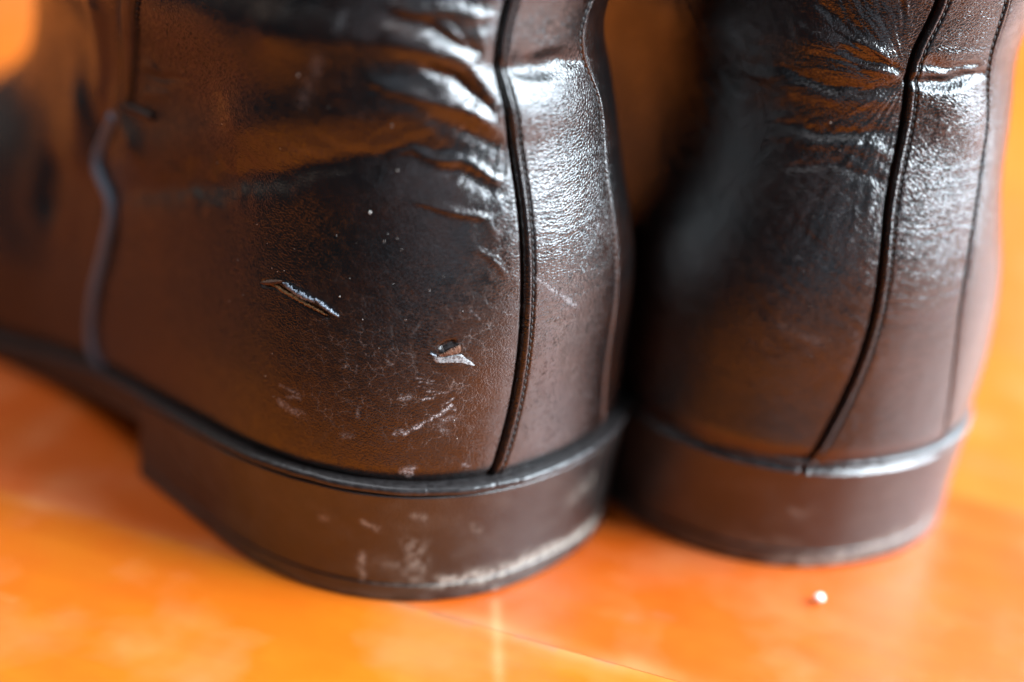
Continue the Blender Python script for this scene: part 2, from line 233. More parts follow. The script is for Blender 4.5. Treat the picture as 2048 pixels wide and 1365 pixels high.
def leather(name, dark, brown, rough=.30, grain=1.0, spec=1.0, worn=(.46, .45, .46, 1)):
    m, nt, b = mat(name); L = nt.links.new
    uz = node(nt, 'ShaderNodeAttribute', attribute_name='uz').outputs['Vector']
    wear = node(nt, 'ShaderNodeAttribute', attribute_name='wear').outputs['Fac']
    crk = node(nt, 'ShaderNodeAttribute', attribute_name='crackle').outputs['Fac']
    fine = node(nt, 'ShaderNodeAttribute', attribute_name='crease').outputs['Fac']
    def tex(kind, scale, detail=2.0, warp=None):
        n = node(nt, kind); n.inputs['Scale'].default_value = scale
        if 'Detail' in n.inputs and kind == 'ShaderNodeTexNoise': n.inputs['Detail'].default_value = detail
        L(warp or uz, n.inputs['Vector']); return n
    # the grain is warped so that its cells are never regular
    wn = tex('ShaderNodeTexNoise', 9, 2); wv = node(nt, 'ShaderNodeVectorMath', operation='MULTIPLY_ADD')
    L(wn.outputs['Color'], wv.inputs[0]); wv.inputs[1].default_value = (.035, .035, 0); L(uz, wv.inputs[2])
    wv2 = node(nt, 'ShaderNodeVectorMath', operation='MULTIPLY_ADD'); L(wn.outputs['Color'], wv2.inputs[0]); wv2.inputs[1].default_value = (.11, .11, 0); L(uz, wv2.inputs[2])
    st = node(nt, 'ShaderNodeMapping'); st.inputs['Scale'].default_value = (.92, 1.08, 1); L(wv.outputs[0], st.inputs[0])
    v1 = tex('ShaderNodeTexVoronoi', 24, warp=st.outputs[0]); v1.feature = 'DISTANCE_TO_EDGE'
    v2 = tex('ShaderNodeTexVoronoi', 5.5, warp=wv2.outputs[0]); v2.feature = 'DISTANCE_TO_EDGE'
    n1 = tex('ShaderNodeTexNoise', 60, 3); n2 = tex('ShaderNodeTexNoise', 1.1, 4); n3 = tex('ShaderNodeTexNoise', 5, 3)
    c1 = math_(nt, 'MINIMUM', v1.outputs['Distance'], .22)
    h = math_(nt, 'MULTIPLY', c1, 3.2)
    h = math_(nt, 'ADD', h, math_(nt, 'MULTIPLY', n1.outputs['Fac'], .55))
    h = math_(nt, 'ADD', h, math_(nt, 'MULTIPLY', math_(nt, 'MINIMUM', v2.outputs['Distance'], .06), math_(nt, 'MULTIPLY_ADD', crk, 6.0)))
    gmod = math_(nt, 'ADD', .35, math_(nt, 'MULTIPLY', n3.outputs['Fac'], .7))
    gmod = math_(nt, 'ADD', gmod, fine)
    bp = node(nt, 'ShaderNodeBump'); bp.inputs['Distance'].default_value = 4.4e-5 * grain
    L(gmod, bp.inputs['Strength']); L(h, bp.inputs['Height']); L(bp.outputs[0], b.inputs['Normal'])
    col = mixc(nt, ramp(nt, n2.outputs['Fac'], .38, .66), dark, brown)
    edge = math_(nt, 'SUBTRACT', 1.0, ramp(nt, v2.outputs['Distance'], .0, .038))
    edge = math_(nt, 'MULTIPLY', math_(nt, 'MULTIPLY', edge, crk), math_(nt, 'MULTIPLY', ramp(nt, n1.outputs['Fac'], .42, .60), ramp(nt, n3.outputs['Fac'], .40, .62)))
    col = mixc(nt, math_(nt, 'MULTIPLY', edge, .42, True), col, (.42, .38, .36, 1))
    wn2 = math_(nt, 'MULTIPLY', wear, ramp(nt, n1.outputs['Fac'], .34, .62), True)
    col = mixc(nt, wn2, col, worn)
    L(col, b.inputs['Base Color'])
    r = math_(nt, 'ADD', rough - .05, math_(nt, 'MULTIPLY', n3.outputs['Fac'], .13))
    r = math_(nt, 'ADD', r, math_(nt, 'MULTIPLY', crk, .10)); r = math_(nt, 'ADD', r, math_(nt, 'MULTIPLY', wn2, .4), True)
    L(r, b.inputs['Roughness']); b.inputs['Specular IOR Level'].default_value = spec * .88; b.inputs['IOR'].default_value = 1.52
    return m
M_LEATHER = leather('black_brown_leather', (.0034, .0024, .0024, 1), (.0120, .0039, .0020, 1), .225)
M_HEEL = leather('stacked_heel_leather', (.006, .0052, .005, 1), (.012, .009, .0078, 1), .34, .9, .9, (.42, .39, .33, 1))
def simple(name, c, rough, noise=0, c2=None, bump=0, scale=3000, spec=.5):
    m, nt, b = mat(name); L = nt.links.new; b.inputs['Roughness'].default_value = rough; b.inputs['Specular IOR Level'].default_value = spec
    b.inputs['Base Color'].default_value = (*c, 1)
    tc = node(nt, 'ShaderNodeTexCoord'); n = node(nt, 'ShaderNodeTexNoise'); n.inputs['Scale'].default_value = scale; n.inputs['Detail'].default_value = 4
    L(tc.outputs['Object'], n.inputs['Vector'])
    if c2: L(mixc(nt, ramp(nt, n.outputs['Fac'], .38, .62), (*c, 1), (*c2, 1)), b.inputs['Base Color'])
    if bump:
        bp = node(nt, 'ShaderNodeBump'); bp.inputs['Distance'].default_value = bump; bp.inputs['Strength'].default_value = .8
        L(n.outputs['Fac'], bp.inputs['Height']); L(bp.outputs[0], b.inputs['Normal'])
    return m
M_RAND = simple('black_welt', (.012, .010, .010), .34, c2=(.024, .021, .021), bump=9e-5, scale=1100, spec=.45)
M_SOLE = simple('dark_sole', (.022, .014, .010), .5, c2=(.035, .022, .015), bump=3e-5, scale=700)
M_LIFT = simple('rubber_heel_lift', (.020, .016, .014), .5, c2=(.075, .066, .054), bump=5e-5, scale=260)
M_THREAD = simple('dark_thread', (.008, .007, .007), .55, c2=(.02, .017, .016), bump=2e-5, scale=6000)
M_PIPE = simple('cool_lit_piping', (.11, .14, .185), .45, c2=(.16, .195, .25), bump=3e-5, scale=2600)  # cool light on the cord is put into this pale bluish base colour
M_PLACKET = simple('brown_placket', (.030, .014, .009), .38, c2=(.045, .020, .012), bump=5e-5, scale=1800)
M_TEAR = simple('worn_grey_leather_edge', (.07, .08, .10), .42, c2=(.32, .37, .44), bump=8e-5, scale=3000)
M_FIBRE = simple('tan_leather_fibre', (.10, .045, .012), .7, c2=(.34, .17, .06), bump=1e-4, scale=4000)
M_CHIP = simple('brown_leather_chip', (.06, .026, .015), .6, c2=(.15, .075, .045), bump=8e-5, scale=2500)
M_PATCH = simple('scuffed_grey_patch', (.09, .085, .085), .55, c2=(.33, .34, .35), bump=1.2e-4, scale=3600)
M_DUST = simple('pale_dust', (.62, .62, .60), .6, c2=(.75, .72, .66))
M_CRUMB = simple('pale_crumb', (.85, .74, .68), .25, c2=(.9, .82, .76), scale=2000)

def wood():
    m, nt, b = mat('varnished_orange_wood'); L = nt.links.new
    tc = node(nt, 'ShaderNodeTexCoord'); oi = node(nt, 'ShaderNodeObjectInfo')
    mp = node(nt, 'ShaderNodeMapping'); mp.inputs['Scale'].default_value = (1, 9, 9); L(tc.outputs['Object'], mp.inputs[0])
    off = node(nt, 'ShaderNodeVectorMath', operation='MULTIPLY_ADD'); 
    cmb = node(nt, 'ShaderNodeCombineXYZ'); L(oi.outputs['Random'], cmb.inputs[0]); L(oi.outputs['Random'], cmb.inputs[1])
    L(cmb.outputs[0], off.inputs[0]); off.inputs[1].default_value = (9, 5, 3); L(mp.outputs[0], off.inputs[2])
    g = node(nt, 'ShaderNodeTexNoise'); g.inputs['Scale'].default_value = 22; g.inputs['Detail'].default_value = 6; L(off.outputs[0], g.inputs['Vector'])
    g2 = node(nt, 'ShaderNodeTexNoise'); g2.inputs['Scale'].default_value = 55; g2.inputs['Detail'].default_value = 3; L(tc.outputs['Object'], g2.inputs['Vector'])
    base = oi.outputs['Color']
    dk = mixc(nt, 1.0, base, (.94, .88, .82, 1), 'MULTIPLY')
    col = mixc(nt, ramp(nt, g.outputs['Fac'], .66, .36), base, dk)
    g3 = node(nt, 'ShaderNodeTexNoise'); g3.inputs['Scale'].default_value = 95; g3.inputs['Detail'].default_value = 4; L(tc.outputs['Object'], g3.inputs['Vector'])
    col = mixc(nt, ramp(nt, g3.outputs['Fac'], .42, .66), col, mixc(nt, 1.0, col, (1.0, 1.12, 1.25, 1), 'MULTIPLY'))
    lt = mixc(nt, ramp(nt, g2.outputs['Fac'], .50, .72), col, mixc(nt, .07, col, (.9, .60, .36, 1)))
    scr = node(nt, 'ShaderNodeAttribute', attribute_name='wear').outputs['Fac']
    lt = mixc(nt, math_(nt, 'MULTIPLY', scr, ramp(nt, g2.outputs['Fac'], .30, .62)), lt, (.80, .46, .22, 1)); drt = node(nt, 'ShaderNodeAttribute', attribute_name='dirt').outputs['Fac']
    lt = mixc(nt, math_(nt, 'MULTIPLY', drt, ramp(nt, g2.outputs['Fac'], .45, .60)), lt, (.22, .13, .07, 1))
    L(lt, b.inputs['Base Color']); b.inputs['Specular IOR Level'].default_value = .45
    L(math_(nt, 'ADD', .24, math_(nt, 'MULTIPLY', g2.outputs['Fac'], .20)), b.inputs['Roughness'])
    bp = node(nt, 'ShaderNodeBump'); bp.inputs['Distance'].default_value = 6e-5; bp.inputs['Strength'].default_value = .5
    L(g.outputs['Fac'], bp.inputs['Height']); L(bp.outputs[0], b.inputs['Normal'])
    return m
M_WOOD = wood()
M_GAP = simple('joint_shadow_wood', (.30, .12, .035), .6, c2=(.40, .18, .05), scale=300)

# ------------------------------------------------------------------ floor
PDIR = np.array([.953, -.303]); PN = np.array([.303, .953]); PW = 6.75; P0 = 13.6
def floor():
    ang = math.atan2(PDIR[1], PDIR[0])
    R = 260.0; T = .006
    base = mesh_obj('wood_floor', [tuple(PDIR * a + PN * b) + (-T,) for a, b in ((-19, 7.0), (60, 7.0), (60, 104), (-100, 104), (-44, 14), (-19, 13.8))], [], M_WOOD, smooth=False, tris=[(0, 1, 5), (1, 2, 5), (2, 3, 4), (2, 4, 5)])
    base['kind'] = 'structure'; base.color = (.50, .09, .006, 1)
    meshes = {}
    def plank_mesh(Lc, fine=False, cut=0.0, mid=0.0):
        g = .002; bv = .003; w = PW - g - cut
        ys = np.array([0, bv * .35, bv, w / 2, w - bv, w - bv * .35, w]); hs = np.array([-bv, -bv * .3, 0, 0, 0, -bv * .3, -bv])
        if fine: ys = np.concatenate([[0, .02], np.linspace(bv, w - bv, 90), [w - .02, w]]); hs = np.concatenate([[-bv, -.018], np.zeros(90), [-.018, -bv]])
        nx = 260 if fine else 6
        xs = np.concatenate([[0, .02, bv], (np.concatenate([np.linspace(bv, mid - 12, 20)[1:], np.linspace(mid - 11.95, mid + 11.95, 500), np.linspace(mid + 12, Lc - .04 - bv, 20)[:-1]]) if fine else np.linspace(bv, Lc - .04 - bv, nx)[1:-1]), [Lc - .04 - bv, Lc - .06, Lc - .04]])
        hx = np.where((xs < .01) | (xs > Lc - .05), -bv, np.where((xs < .05) | (xs > Lc - .07), -.018, 0))
        X, Y = np.meshgrid(xs, ys); Zt = np.minimum(hs[:, None], hx[None])
        V = np.stack([X, Y, Zt], -1); n = V.size // 3
        nr, nc = X.shape
        Q = grid_faces(nr, nc)
        ring = np.concatenate([np.arange(nc), np.arange(1, nr) * nc + nc - 1, (nr - 1) * nc + np.arange(nc - 2, -1, -1), np.arange(nr - 2, 0, -1) * nc])
        low = V.reshape(-1, 3)[ring].copy(); low[:, 2] = -1.6
        k = len(ring); Q2 = [(ring[i], n + i, n + (i + 1) % k, ring[(i + 1) % k]) for i in range(k)]
        return np.concatenate([V.reshape(-1, 3), low]), np.concatenate([Q, np.array(Q2)])
    tones = {-1: (.50, .108, .0045), 0: (.46, .079, .006), 1: (.50, .115, .010), 2: (.48, .105, .013)}
    rnd = random.Random(3)
    first = {}
    for k in range(-1, 13):
        cut = 3.3 if k == -2 else 0.0
        n0 = P0 + PW * k; edge = -13.6 - .75 * max(0, n0 - 13.6) - rnd.uniform(6, 9) - (24 if k >= 0 else 0)
        s = edge
        while s < 34 + .8 * max(0, n0 - 13.6):
            Lc = 70.0 if k in (-2, -1, 0) else rnd.choice([44.0, 58.0, 70.0])
            a = PDIR * s + PN * (P0 + PW * k + cut); 
            special = False
            if k in (-1, 0) and s < 0 < s + Lc:
                special = True
            c = tones.get(k) or rnd.choice(list(tones.values()))
            j = rnd.uniform(.94, 1.05); c = (c[0] * j, c[1] * j * rnd.uniform(.96, 1.04), c[2])
            if k in tones and -30 < s + Lc / 2 < 60: c = tones[k]
            if special:
                V, Q = plank_mesh(Lc, True, 0.0, -s)
                wx = a[0] + V[:, 0] * PDIR[0] + V[:, 1] * PN[0]; wy = a[1] + V[:, 0] * PDIR[1] + V[:, 1] * PN[1]
                wear = np.zeros(len(V)); dirt = np.zeros(len(V))
                for pts, am, w in FLOOR_WEAR: stroke(wx, wy, pts, am, w, wear)
                for pts, am, w in FLOOR_DIRT: stroke(wx, wy, pts, am, w, dirt)
                o = mesh_obj('plank', V, Q, M_WOOD, base, dict(wear=np.clip(wear, 0, 1), dirt=np.clip(dirt, 0, 1)), False)
            elif (Lc, cut) not in first:
                V, Q = plank_mesh(Lc, False, cut); o = first[(Lc, cut)] = mesh_obj('plank', V, Q, M_WOOD, base, None, False)
            else:
                o = first[(Lc, cut)].copy(); COL.objects.link(o)
            o.location = (a[0] * CM, a[1] * CM, 0); o.rotation_euler = (0, 0, ang); o.color = (*c, 1)
            s += Lc
FLOOR_WEAR = [([(.05, 14.9), (.12, 14.0), (.20, 12.9)], .22, .08), ([(-7.86, 16.71), (-2.8, 15.17), (.14, 14.25), (1.9, 13.7), (5, 12.7)], .15, .18),
              ([(-6.9, 14.2), (-6.6, 14.1)], .12, .06)]
FLOOR_DIRT = [([(-.8, 14.50), (-.3, 14.33)], .8, .07), ([(.4, 14.13), (.9, 13.95)], .8, .06), ([(-1.4, 14.72), (-1.1, 14.6)], .7, .08), ([(1.5, 13.8), (1.7, 13.72)], .6, .06), ([(2.4, 14.9), (2.6, 14.85)], .4, .08), ([(2.0, 14.75), (2.1, 14.7)], .35, .1)]
floor()

# ------------------------------------------------------------------ boots
SEAM = np.array(DATA['seam']); SEAM = SEAM[np.argsort(SEAM[:, 1])]
SEAM = np.concatenate([[[-9.95, 1.7], [-9.98, 2.0]], SEAM, [[-6.55, 8.6], [-6.35, 10], [-6.2, 12], [-6.2, 18]]])
def seam_u(side, z, sign):
    z = np.asarray(z, float)
    if side == 'L' and sign < 0: return np.interp(z, SEAM[:, 1], SEAM[:, 0])
    return -sign * np.interp(z, [1.7, 3.2, 4.4, 6, 7.7, 9, 18], [-9.95, -9.75, -9.35, -8.4, -6.9, -6.4, -6.2])
KINK = {'L': (-.82, 7.55), 'R': (-.70, 7.52)}
def displace(side, U, Z, panel, US):
    """relief of the leather (cm) along the normal"""
    d = np.zeros(U.shape)
    for pts, a, w in DATA['folds'][side]: fold(U, Z, pts, a, w, d)
    if panel == 'vamp': d += .045 * fbm(U * .55, Z * .7, 77, 2) * np.clip((Z - 2) / 1.5, 0, 1)
    d += (.014 + .018 * np.clip((Z - 5.2) / 1.5, 0, 1)) * fbm(U * .45 + 3, Z * .5 + 7, 5 if side == 'L' else 9, 2) * np.clip((Z - 1.9) / 1.5, 0, 1)
    d += .0016 * fbm(U * 2.3, Z * 3.4, 21, 3)
    ku, kz = KINK[side]
    r = np.hypot(U - ku, Z - kz); th = np.arctan2(Z - kz, -(U - ku))
    k = np.exp(-((r - 1.1) / 1.6) ** 2) * np.clip((-.6 - U) / .4, 0, 1) * (1.0 if side == 'R' else .55)
    d += k * (.008 * (np.abs(perlin(th * 4.6 + .6 * perlin(U, Z, 3), r * .75, 31)) - .2) * np.clip(r, 0, 1) + .009 * perlin(th * 13 + .8 * perlin(U * 2, Z * 2, 34), r * 1.3, 33))
    if side == 'R':
        k2 = np.exp(-((r - 2.0) / 2.2) ** 2) * (U < -.6)
        dg = (U + 1.2 * Z)                                # fine creases running down to the seam
        d += np.exp(-((r - 1.6) / 1.5) ** 2) * np.clip((-.62 - U) / .3, 0, 1) * .006 * perlin(th * 21 + .9 * perlin(U * 2.5, Z * 2.5, 35), r * 1.6, 36)
        d -= k2 * .010 * np.maximum(0, perlin(dg * 4.2 + perlin(U * 2, Z * 2, 8) * .5, (U - .6 * Z) * .7, 41)) ** 1.0
    e = np.abs(U) - US                                    # >0 on the quarters
    if panel == 'strap':
        g = np.exp(-((Z - 5.2) / (1.9 if side == 'R' else 1.5)) ** 2)
        d += g * (.0042 if side == 'R' else .0034) * fbm(U * .75 + .2 * Z, Z * 9 + 1.1 * perlin(U * 1.3, Z * 1.6, 52), 51, 2)
        e = -e; lip = np.where(U < 0, 1.0, .8)
        d += .045 * (1 - np.exp(-(e / .05) ** 2)) - .10 * np.exp(-(e / .018) ** 2) + lip * .018 * np.exp(-((e - .065) / .036) ** 2)
        d -= (.018 + .012 * lip + .010 * (U > 0)) * np.exp(-((e - .130) / .022) ** 2)
    elif panel == 'quarter':
        lip = np.where(U < 0, 1.0, .45)
        d -= lip * .05 * np.exp(-(np.maximum(e, 0) / .028) ** 2) + .010 * np.exp(-(e / .16) ** 2)
        d -= np.where(e < 0, .05, 0)
    d -= .10 * np.exp(-((Z - 1.95) / .16) ** 2)
    return d
def base_and_normal(side, U, Z):
    """U, Z grids (rows share z) -> points and outward normals"""
    P = surface(side, U, Z); h = .02
    Pu = surface(side, U + h, Z) - surface(side, U - h, Z); Pz = surface(side, U, Z + h) - surface(side, U, Z - h)
    N = np.cross(Pu, Pz); N /= np.linalg.norm(N, axis=-1)[..., None] + 1e-12
    return P, N
_us = {}
def strap_u(side, z):
    if side not in _us:
        zz = np.linspace(1.6, 16.9, 300); s = spline(ZK, PROF[side]['s'], zz); _us[side] = (zz, x2u(side, zz, s))
    return np.interp(z, *_us[side])
def spoint(side, u, z, panel, off=0.0):
    """points on the finished leather for arrays u, z"""
    u = np.asarray(u, float)[:, None]; z = np.asarray(z, float)[:, None]
    P, N = base_and_normal(side, u, z); d = displace(side, u, z, panel, strap_u(side, z))
    return (P + N * (d[..., None] + off))[:, 0], N[:, 0]
def panel(side, name, lo, hi, nc, zs, parent, kind, matl=M_LEATHER, extra=None):
    t = np.linspace(0, 1, nc)[None, :]; Z = np.repeat(zs[:, None], nc, 1); US = strap_u(side, zs)[:, None]
    U = lo[:, None] * (1 - t) + hi[:, None] * t
    if kind == 'vamp':
        Lh = halflen(side, zs)[:, None]; Uw = np.where(U > Lh, U - 2 * Lh, U)
    else: Uw = U
    if kind == 'vamp':
        P = surface(side, Uw, Z); Pu = np.gradient(P, axis=1); Pz = np.gradient(P, axis=0); N = np.cross(Pu, Pz); N /= np.linalg.norm(N, axis=-1)[..., None] + 1e-12
    else: P, N = base_and_normal(side, Uw, Z)
    d = displace(side, Uw, Z, kind, US)
    if kind == 'vamp' or kind == 'quarter':
        for sg in (-1, 1):
            e = np.abs(Uw - seam_u(side, Z, sg)); dip = np.where(Z < 5.9, .02, .17 if (side == 'L' and sg < 0) else .02)
            d -= dip * np.exp(-(e / .07) ** 2)
    if extra is not None: d = extra(Uw, Z, d)
    wear = np.zeros(U.shape); crk = np.zeros(U.shape); fine = np.zeros(U.shape)
    if kind != 'vamp':
        for pts, a, w in DATA['wear'][side]:
            if kind == 'quarter' and Uw.max() > 1.5: continue
            stroke(Uw + .02 * perlin(Uw * 9, Z * 9, 90), Z + .02 * perlin(Uw * 9, Z * 9, 91), pts, a * 1.25, w * .8, wear)
        wear *= np.clip(.55 + 1.3 * perlin(Uw * 30, Z * 30, 92) + .7 * perlin(Uw * 6, Z * 6, 93), 0, 1.3)
        if side == 'L':
            for c, rr in zip(DATA['crackc'], (.9, .8, .8, .8, .6, .6)): crk = np.maximum(crk, np.exp(-((Uw - c[0]) ** 2 + (Z - c[1]) ** 2) / rr ** 2 * 1.3))
            fine = np.exp(-((Uw + 7.0) ** 2 + (Z - 6.2) ** 2) / .9) * .9 + .35 * np.exp(-((Uw - 1.2) / .8) ** 2 - ((Z - 6.2) / 1.8) ** 2)
        else: fine = .40 * np.exp(-((Uw + .5) / 2.2) ** 2 - ((Z - 6.2) / 1.9) ** 2)
    uz = np.stack([Uw, Z, np.zeros(U.shape)], -1)
    return mesh_obj(name, P + N * d[..., None], grid_faces(len(zs), nc), matl, parent, dict(uz=uz, wear=np.clip(wear, 0, 1), crackle=crk, crease=fine))
def both(fn):
    """mirror a half outline (x, y) into one continuous path left to right"""
    x, y = fn; return np.concatenate([-x[:0:-1], x]), np.concatenate([y[:0:-1], y])

def make_boot(side, name, label):
    bx, by, yaw = BASE[side]
    root = bpy.data.objects.new(name, None); COL.objects.link(root); root.empty_display_size = .02
    root.location = (bx * CM, by * CM, .0002); root.rotation_euler = (0, 0, yaw)
    root['label'] = label; root['category'] = 'boot'; root['group'] = 'pair of dark leather boots'
    hi_n = 500; zs = np.concatenate([np.linspace(1.80, 8.7, hi_n), np.linspace(8.75, 15.5, 40)])
    zc = zs[::2]
    US = strap_u(side, zs); USc = strap_u(side, zc)
    # leather panels
    panel(side, 'heel_strap', -US, US, 170 if side == 'R' else 150, zs, root, 'strap')
    slits = None
    if side == 'L':
        def slits(U, Z, d):
            stroke(U, Z, DATA['flap']['fib'], -.05, .028, d); stroke(U, Z, DATA['flap']['hole'], -.035, .03, d); return d
    panel(side, 'quarter_panel', seam_u(side, zs, -1), -US + .05, 640 if side == 'L' else 520, zs, root, 'quarter', extra=slits)
    panel(side, 'quarter_panel', USc - .05, seam_u(side, zc, 1), 170, zc, root, 'quarter')
    Lh = halflen(side, zc)
    panel(side, 'vamp', seam_u(side, zc, 1), 2 * Lh + seam_u(side, zc, -1), 260, zc, root, 'vamp')
    # stitching along both edges of the heel strap
    for sg in (-1, 1):
        sp = Soup(); z = 2.15; zz = []
        while z < 8.9: zz.append(z); z += .098 + random.uniform(-.004, .004)
        zz = np.array(zz); uu = sg * (strap_u(side, zz) - .130); h = .040
        Pm, N = spoint(side, uu, zz, 'strap', .010); Pa, _ = spoint(side, sg * (strap_u(side, zz - h) - .130), zz - h, 'strap', .000); Pb, _ = spoint(side, sg * (strap_u(side, zz + h) - .130), zz + h, 'strap', .000)
        for a, c, b, n in zip(Pa, Pm, Pb, N):
            V, Q, T = tube(np.array([a, (a + c) / 2 + n * .005, c, (b + c) / 2 + n * .005, b]), np.repeat(n[None], 5, 0), np.array([.008, .014, .016, .014, .008]) * (1.4 if sg > 0 else 1.0), 6); sp.add(V, Q, T)
        o = sp.build('stitching', M_THREAD, root); o['kind'] = 'stuff'
    # piping down the side seams
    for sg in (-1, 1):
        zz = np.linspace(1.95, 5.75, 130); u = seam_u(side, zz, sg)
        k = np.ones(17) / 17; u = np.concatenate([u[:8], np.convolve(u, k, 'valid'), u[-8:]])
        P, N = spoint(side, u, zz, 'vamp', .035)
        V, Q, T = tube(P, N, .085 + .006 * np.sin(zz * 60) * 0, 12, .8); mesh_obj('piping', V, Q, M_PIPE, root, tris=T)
    # welt round the foot
    x, y = both(outline(3.45 if side == 'L' else 3.17, 3.95, -.15, 25.85)); zr = zrim(y)
    P = np.stack([x, y, zr], -1); T = np.gradient(P, axis=0); T /= np.linalg.norm(T, axis=1)[:, None]
    O = np.stack([T[:, 1], -T[:, 0], 0 * x], -1); O /= np.linalg.norm(O, axis=1)[:, None]
    prof = [(-.45, .05), (-.10, .055), (-.01, .046), (.026, .030), (.042, .004), (.044, -.025), (.036, -.055), (.012, -.075), (-.05, -.09), (-.45, -.09)]
    wob = .014 * fbm(np.arange(len(x)) * .03, x * 0, 71, 3) - .03 * np.clip(perlin(np.arange(len(x)) * .11, x * 0 + .5, 73) - .45, 0, 1)
    V = np.stack([P + O * (a + wob[:, None]) + np.array([0, 0, b]) for a, b in prof], 1)
    Q = grid_faces(len(x), len(prof))[:, ::-1]
    mesh_obj('welt', V, Q, M_RAND, root)
    # sole slab from the heel breast to the toe
    x, y = outline(3.42, 3.9, -.1, 25.8); mk = y > 5.6; x = x[mk]; y = y[mk]; zt = zrim(y) - .11
    nn = len(x); t = np.linspace(-1, 1, 25)
    top = np.stack([x[:, None] * t, np.repeat(y[:, None], 25, 1), np.repeat(zt[:, None], 25, 1)], -1); bot = top - np.array([0, 0, .42])
    V = np.concatenate([top.reshape(-1, 3), bot.reshape(-1, 3)]); n = nn * 25; Q = list(grid_faces(nn, 25)[:, ::-1]) + list(grid_faces(nn, 25) + n)
    for i in range(nn - 1):
        for j in (0, 24): Q.append((i * 25 + j, (i + 1) * 25 + j, n + (i + 1) * 25 + j, n + i * 25 + j))
    for j in range(24):
        for i in (0, nn - 1): Q.append((i * 25 + j, i * 25 + j + 1, n + i * 25 + j + 1, n + i * 25 + j))
    V[:, 2] = np.maximum(V[:, 2], .012)
    mesh_obj('sole', V, np.array(Q), M_SOLE, root, smooth=False)
    # heel: stack, and the lift under it
    def heel_part(name, v0, v1, m, inset, nv, wear_on):
        nu = 460; rows_ = []; uzs = []
        us = np.linspace(-1, 1, nu)
        vs = np.linspace(v0, v1, nv)
        for i, v in enumerate(vs):
            hw_ = 3.35 if side == 'L' else 3.24
            x, y = outline(hw_ + (.13 if side == 'L' else .05) * v, 3.82 + .13 * v, -.135 * v, 6.15, 400, v); L = np.concatenate([[0], np.cumsum(np.hypot(np.diff(x), np.diff(y)))])
            u = np.abs(us) * L[-1]; X = np.interp(u, L, x) * np.sign(us); Y = np.interp(u, L, y); H = zrim(Y) - .1
            q = min((v - v0), (v1 - v)) / .02; rd = .025 * (1 - min(q, 1)) ** 2
            k = 1 - (inset + .035 * math.sin(math.pi * v) + rd) / 3.4
            zz = v * H + .004 * fbm(u * 1.5, u * 0, 5, 2) * (v < .1)
            rows_.append(np.stack([X * k, 3.2 + (Y - 3.2) * k, zz], -1)); uzs.append(np.stack([us * L[-1], zz, 0 * X], -1))
        G = np.stack(rows_); UZ = np.stack(uzs)
        dn = .010 * fbm(UZ[..., 0] * 1.2, UZ[..., 1] * 1.6, 61, 3); G[..., :2] *= 1 + dn[..., None] / 3.4
        wear = np.zeros(G.shape[:2])
        hu, hz = UZ[..., 0], UZ[..., 1]
        for pts, a, w in DATA['heelwear'][side]: stroke(hu + .08 * perlin(hu * 3, hz * 3, 95), hz + .06 * perlin(hu * 3, hz * 3, 96), pts, a, w, wear)
        wear *= np.clip(.6 + .9 * perlin(hu * 9, hz * 7, 97) + .6 * perlin(hu * 22, hz * 18, 98), 0, 1.3)
        wear = wear * 1.4 + .05 * np.clip(fbm(hu * 2.2, hz * 2.6, 99, 3) + .1, 0, 1) + .16 * np.exp(-(hz / .16) ** 2) * np.clip(.5 + fbm(hu * 3, hz * 5, 100, 3), 0, 1)
        n = nv * nu; cap = []
        V = [G.reshape(-1, 3)]; Q = [grid_faces(nv, nu)]
        # breast face and the two ends
        Q.append(np.array([(i * nu + nu - 1, i * nu, (i + 1) * nu, (i + 1) * nu + nu - 1) for i in range(nv - 1)]))
        tr = []
        for r in (0, nv - 1):
            h = nu // 2
            for j in range(h - 1):
                a, b, c, d = r * nu + j, r * nu + j + 1, r * nu + nu - 2 - j, r * nu + nu - 1 - j
                tr.append((a, d, c, b) if r == 0 else (a, b, c, d))
        Q.append(np.array(tr))
        return mesh_obj(name, V[0], np.concatenate(Q), m, root, dict(uz=UZ, wear=np.clip(wear, 0, 1), crackle=0 * wear, crease=0 * wear))
    heel_part('heel_stack', .165, 1.0, M_HEEL, 0.0, 70, True)
    heel_part('heel_lift', 0.0, .160, M_HEEL, 0.012, 24, True)
    if side == 'L': left_details(root, side)
    # dust caught on the leather
    sp = Soup(); rs = np.random.RandomState(4 if side == 'L' else 5)
    if side == 'L':
        pts = [tuple(p) for p in DATA['specks']]; rad = [.018, .034, .016, .012, .010, .008, .008] + [.006] * 40
        n = 24; pts += list(zip(rs.normal(-3.2, 2.0, n), rs.normal(4.3, 1.2, n)))
    else:
        n = 60; pts = list(zip(rs.normal(-1.3, 1.1, n), rs.normal(4.6, 1.2, n))); rad = []
    for i, (u, z) in enumerate(pts):
        if not (2.3 < z < 7.4 and -9 < u < -1.25): continue
        r = rad[i] if i < len(rad) else .0028 + .006 * rs.rand() ** 3
        P, N = spoint(side, [u], [z], 'quarter', r * .3); c = P[0]
        O6 = rs.normal(size=(6, 3)) * .18 + np.array([(1, 0, 0), (-1, 0, 0), (0, 1, 0), (0, -1, 0), (0, 0, 1), (0, 0, -1)])
        sp.add(c + O6 * r, T=[(0, 2, 4), (2, 1, 4), (1, 3, 4), (3, 0, 4), (2, 0, 5), (1, 2, 5), (3, 1, 5), (0, 3, 5)])
    o = sp.build('dust_speck', M_DUST, root); o['kind'] = 'stuff'
    return root

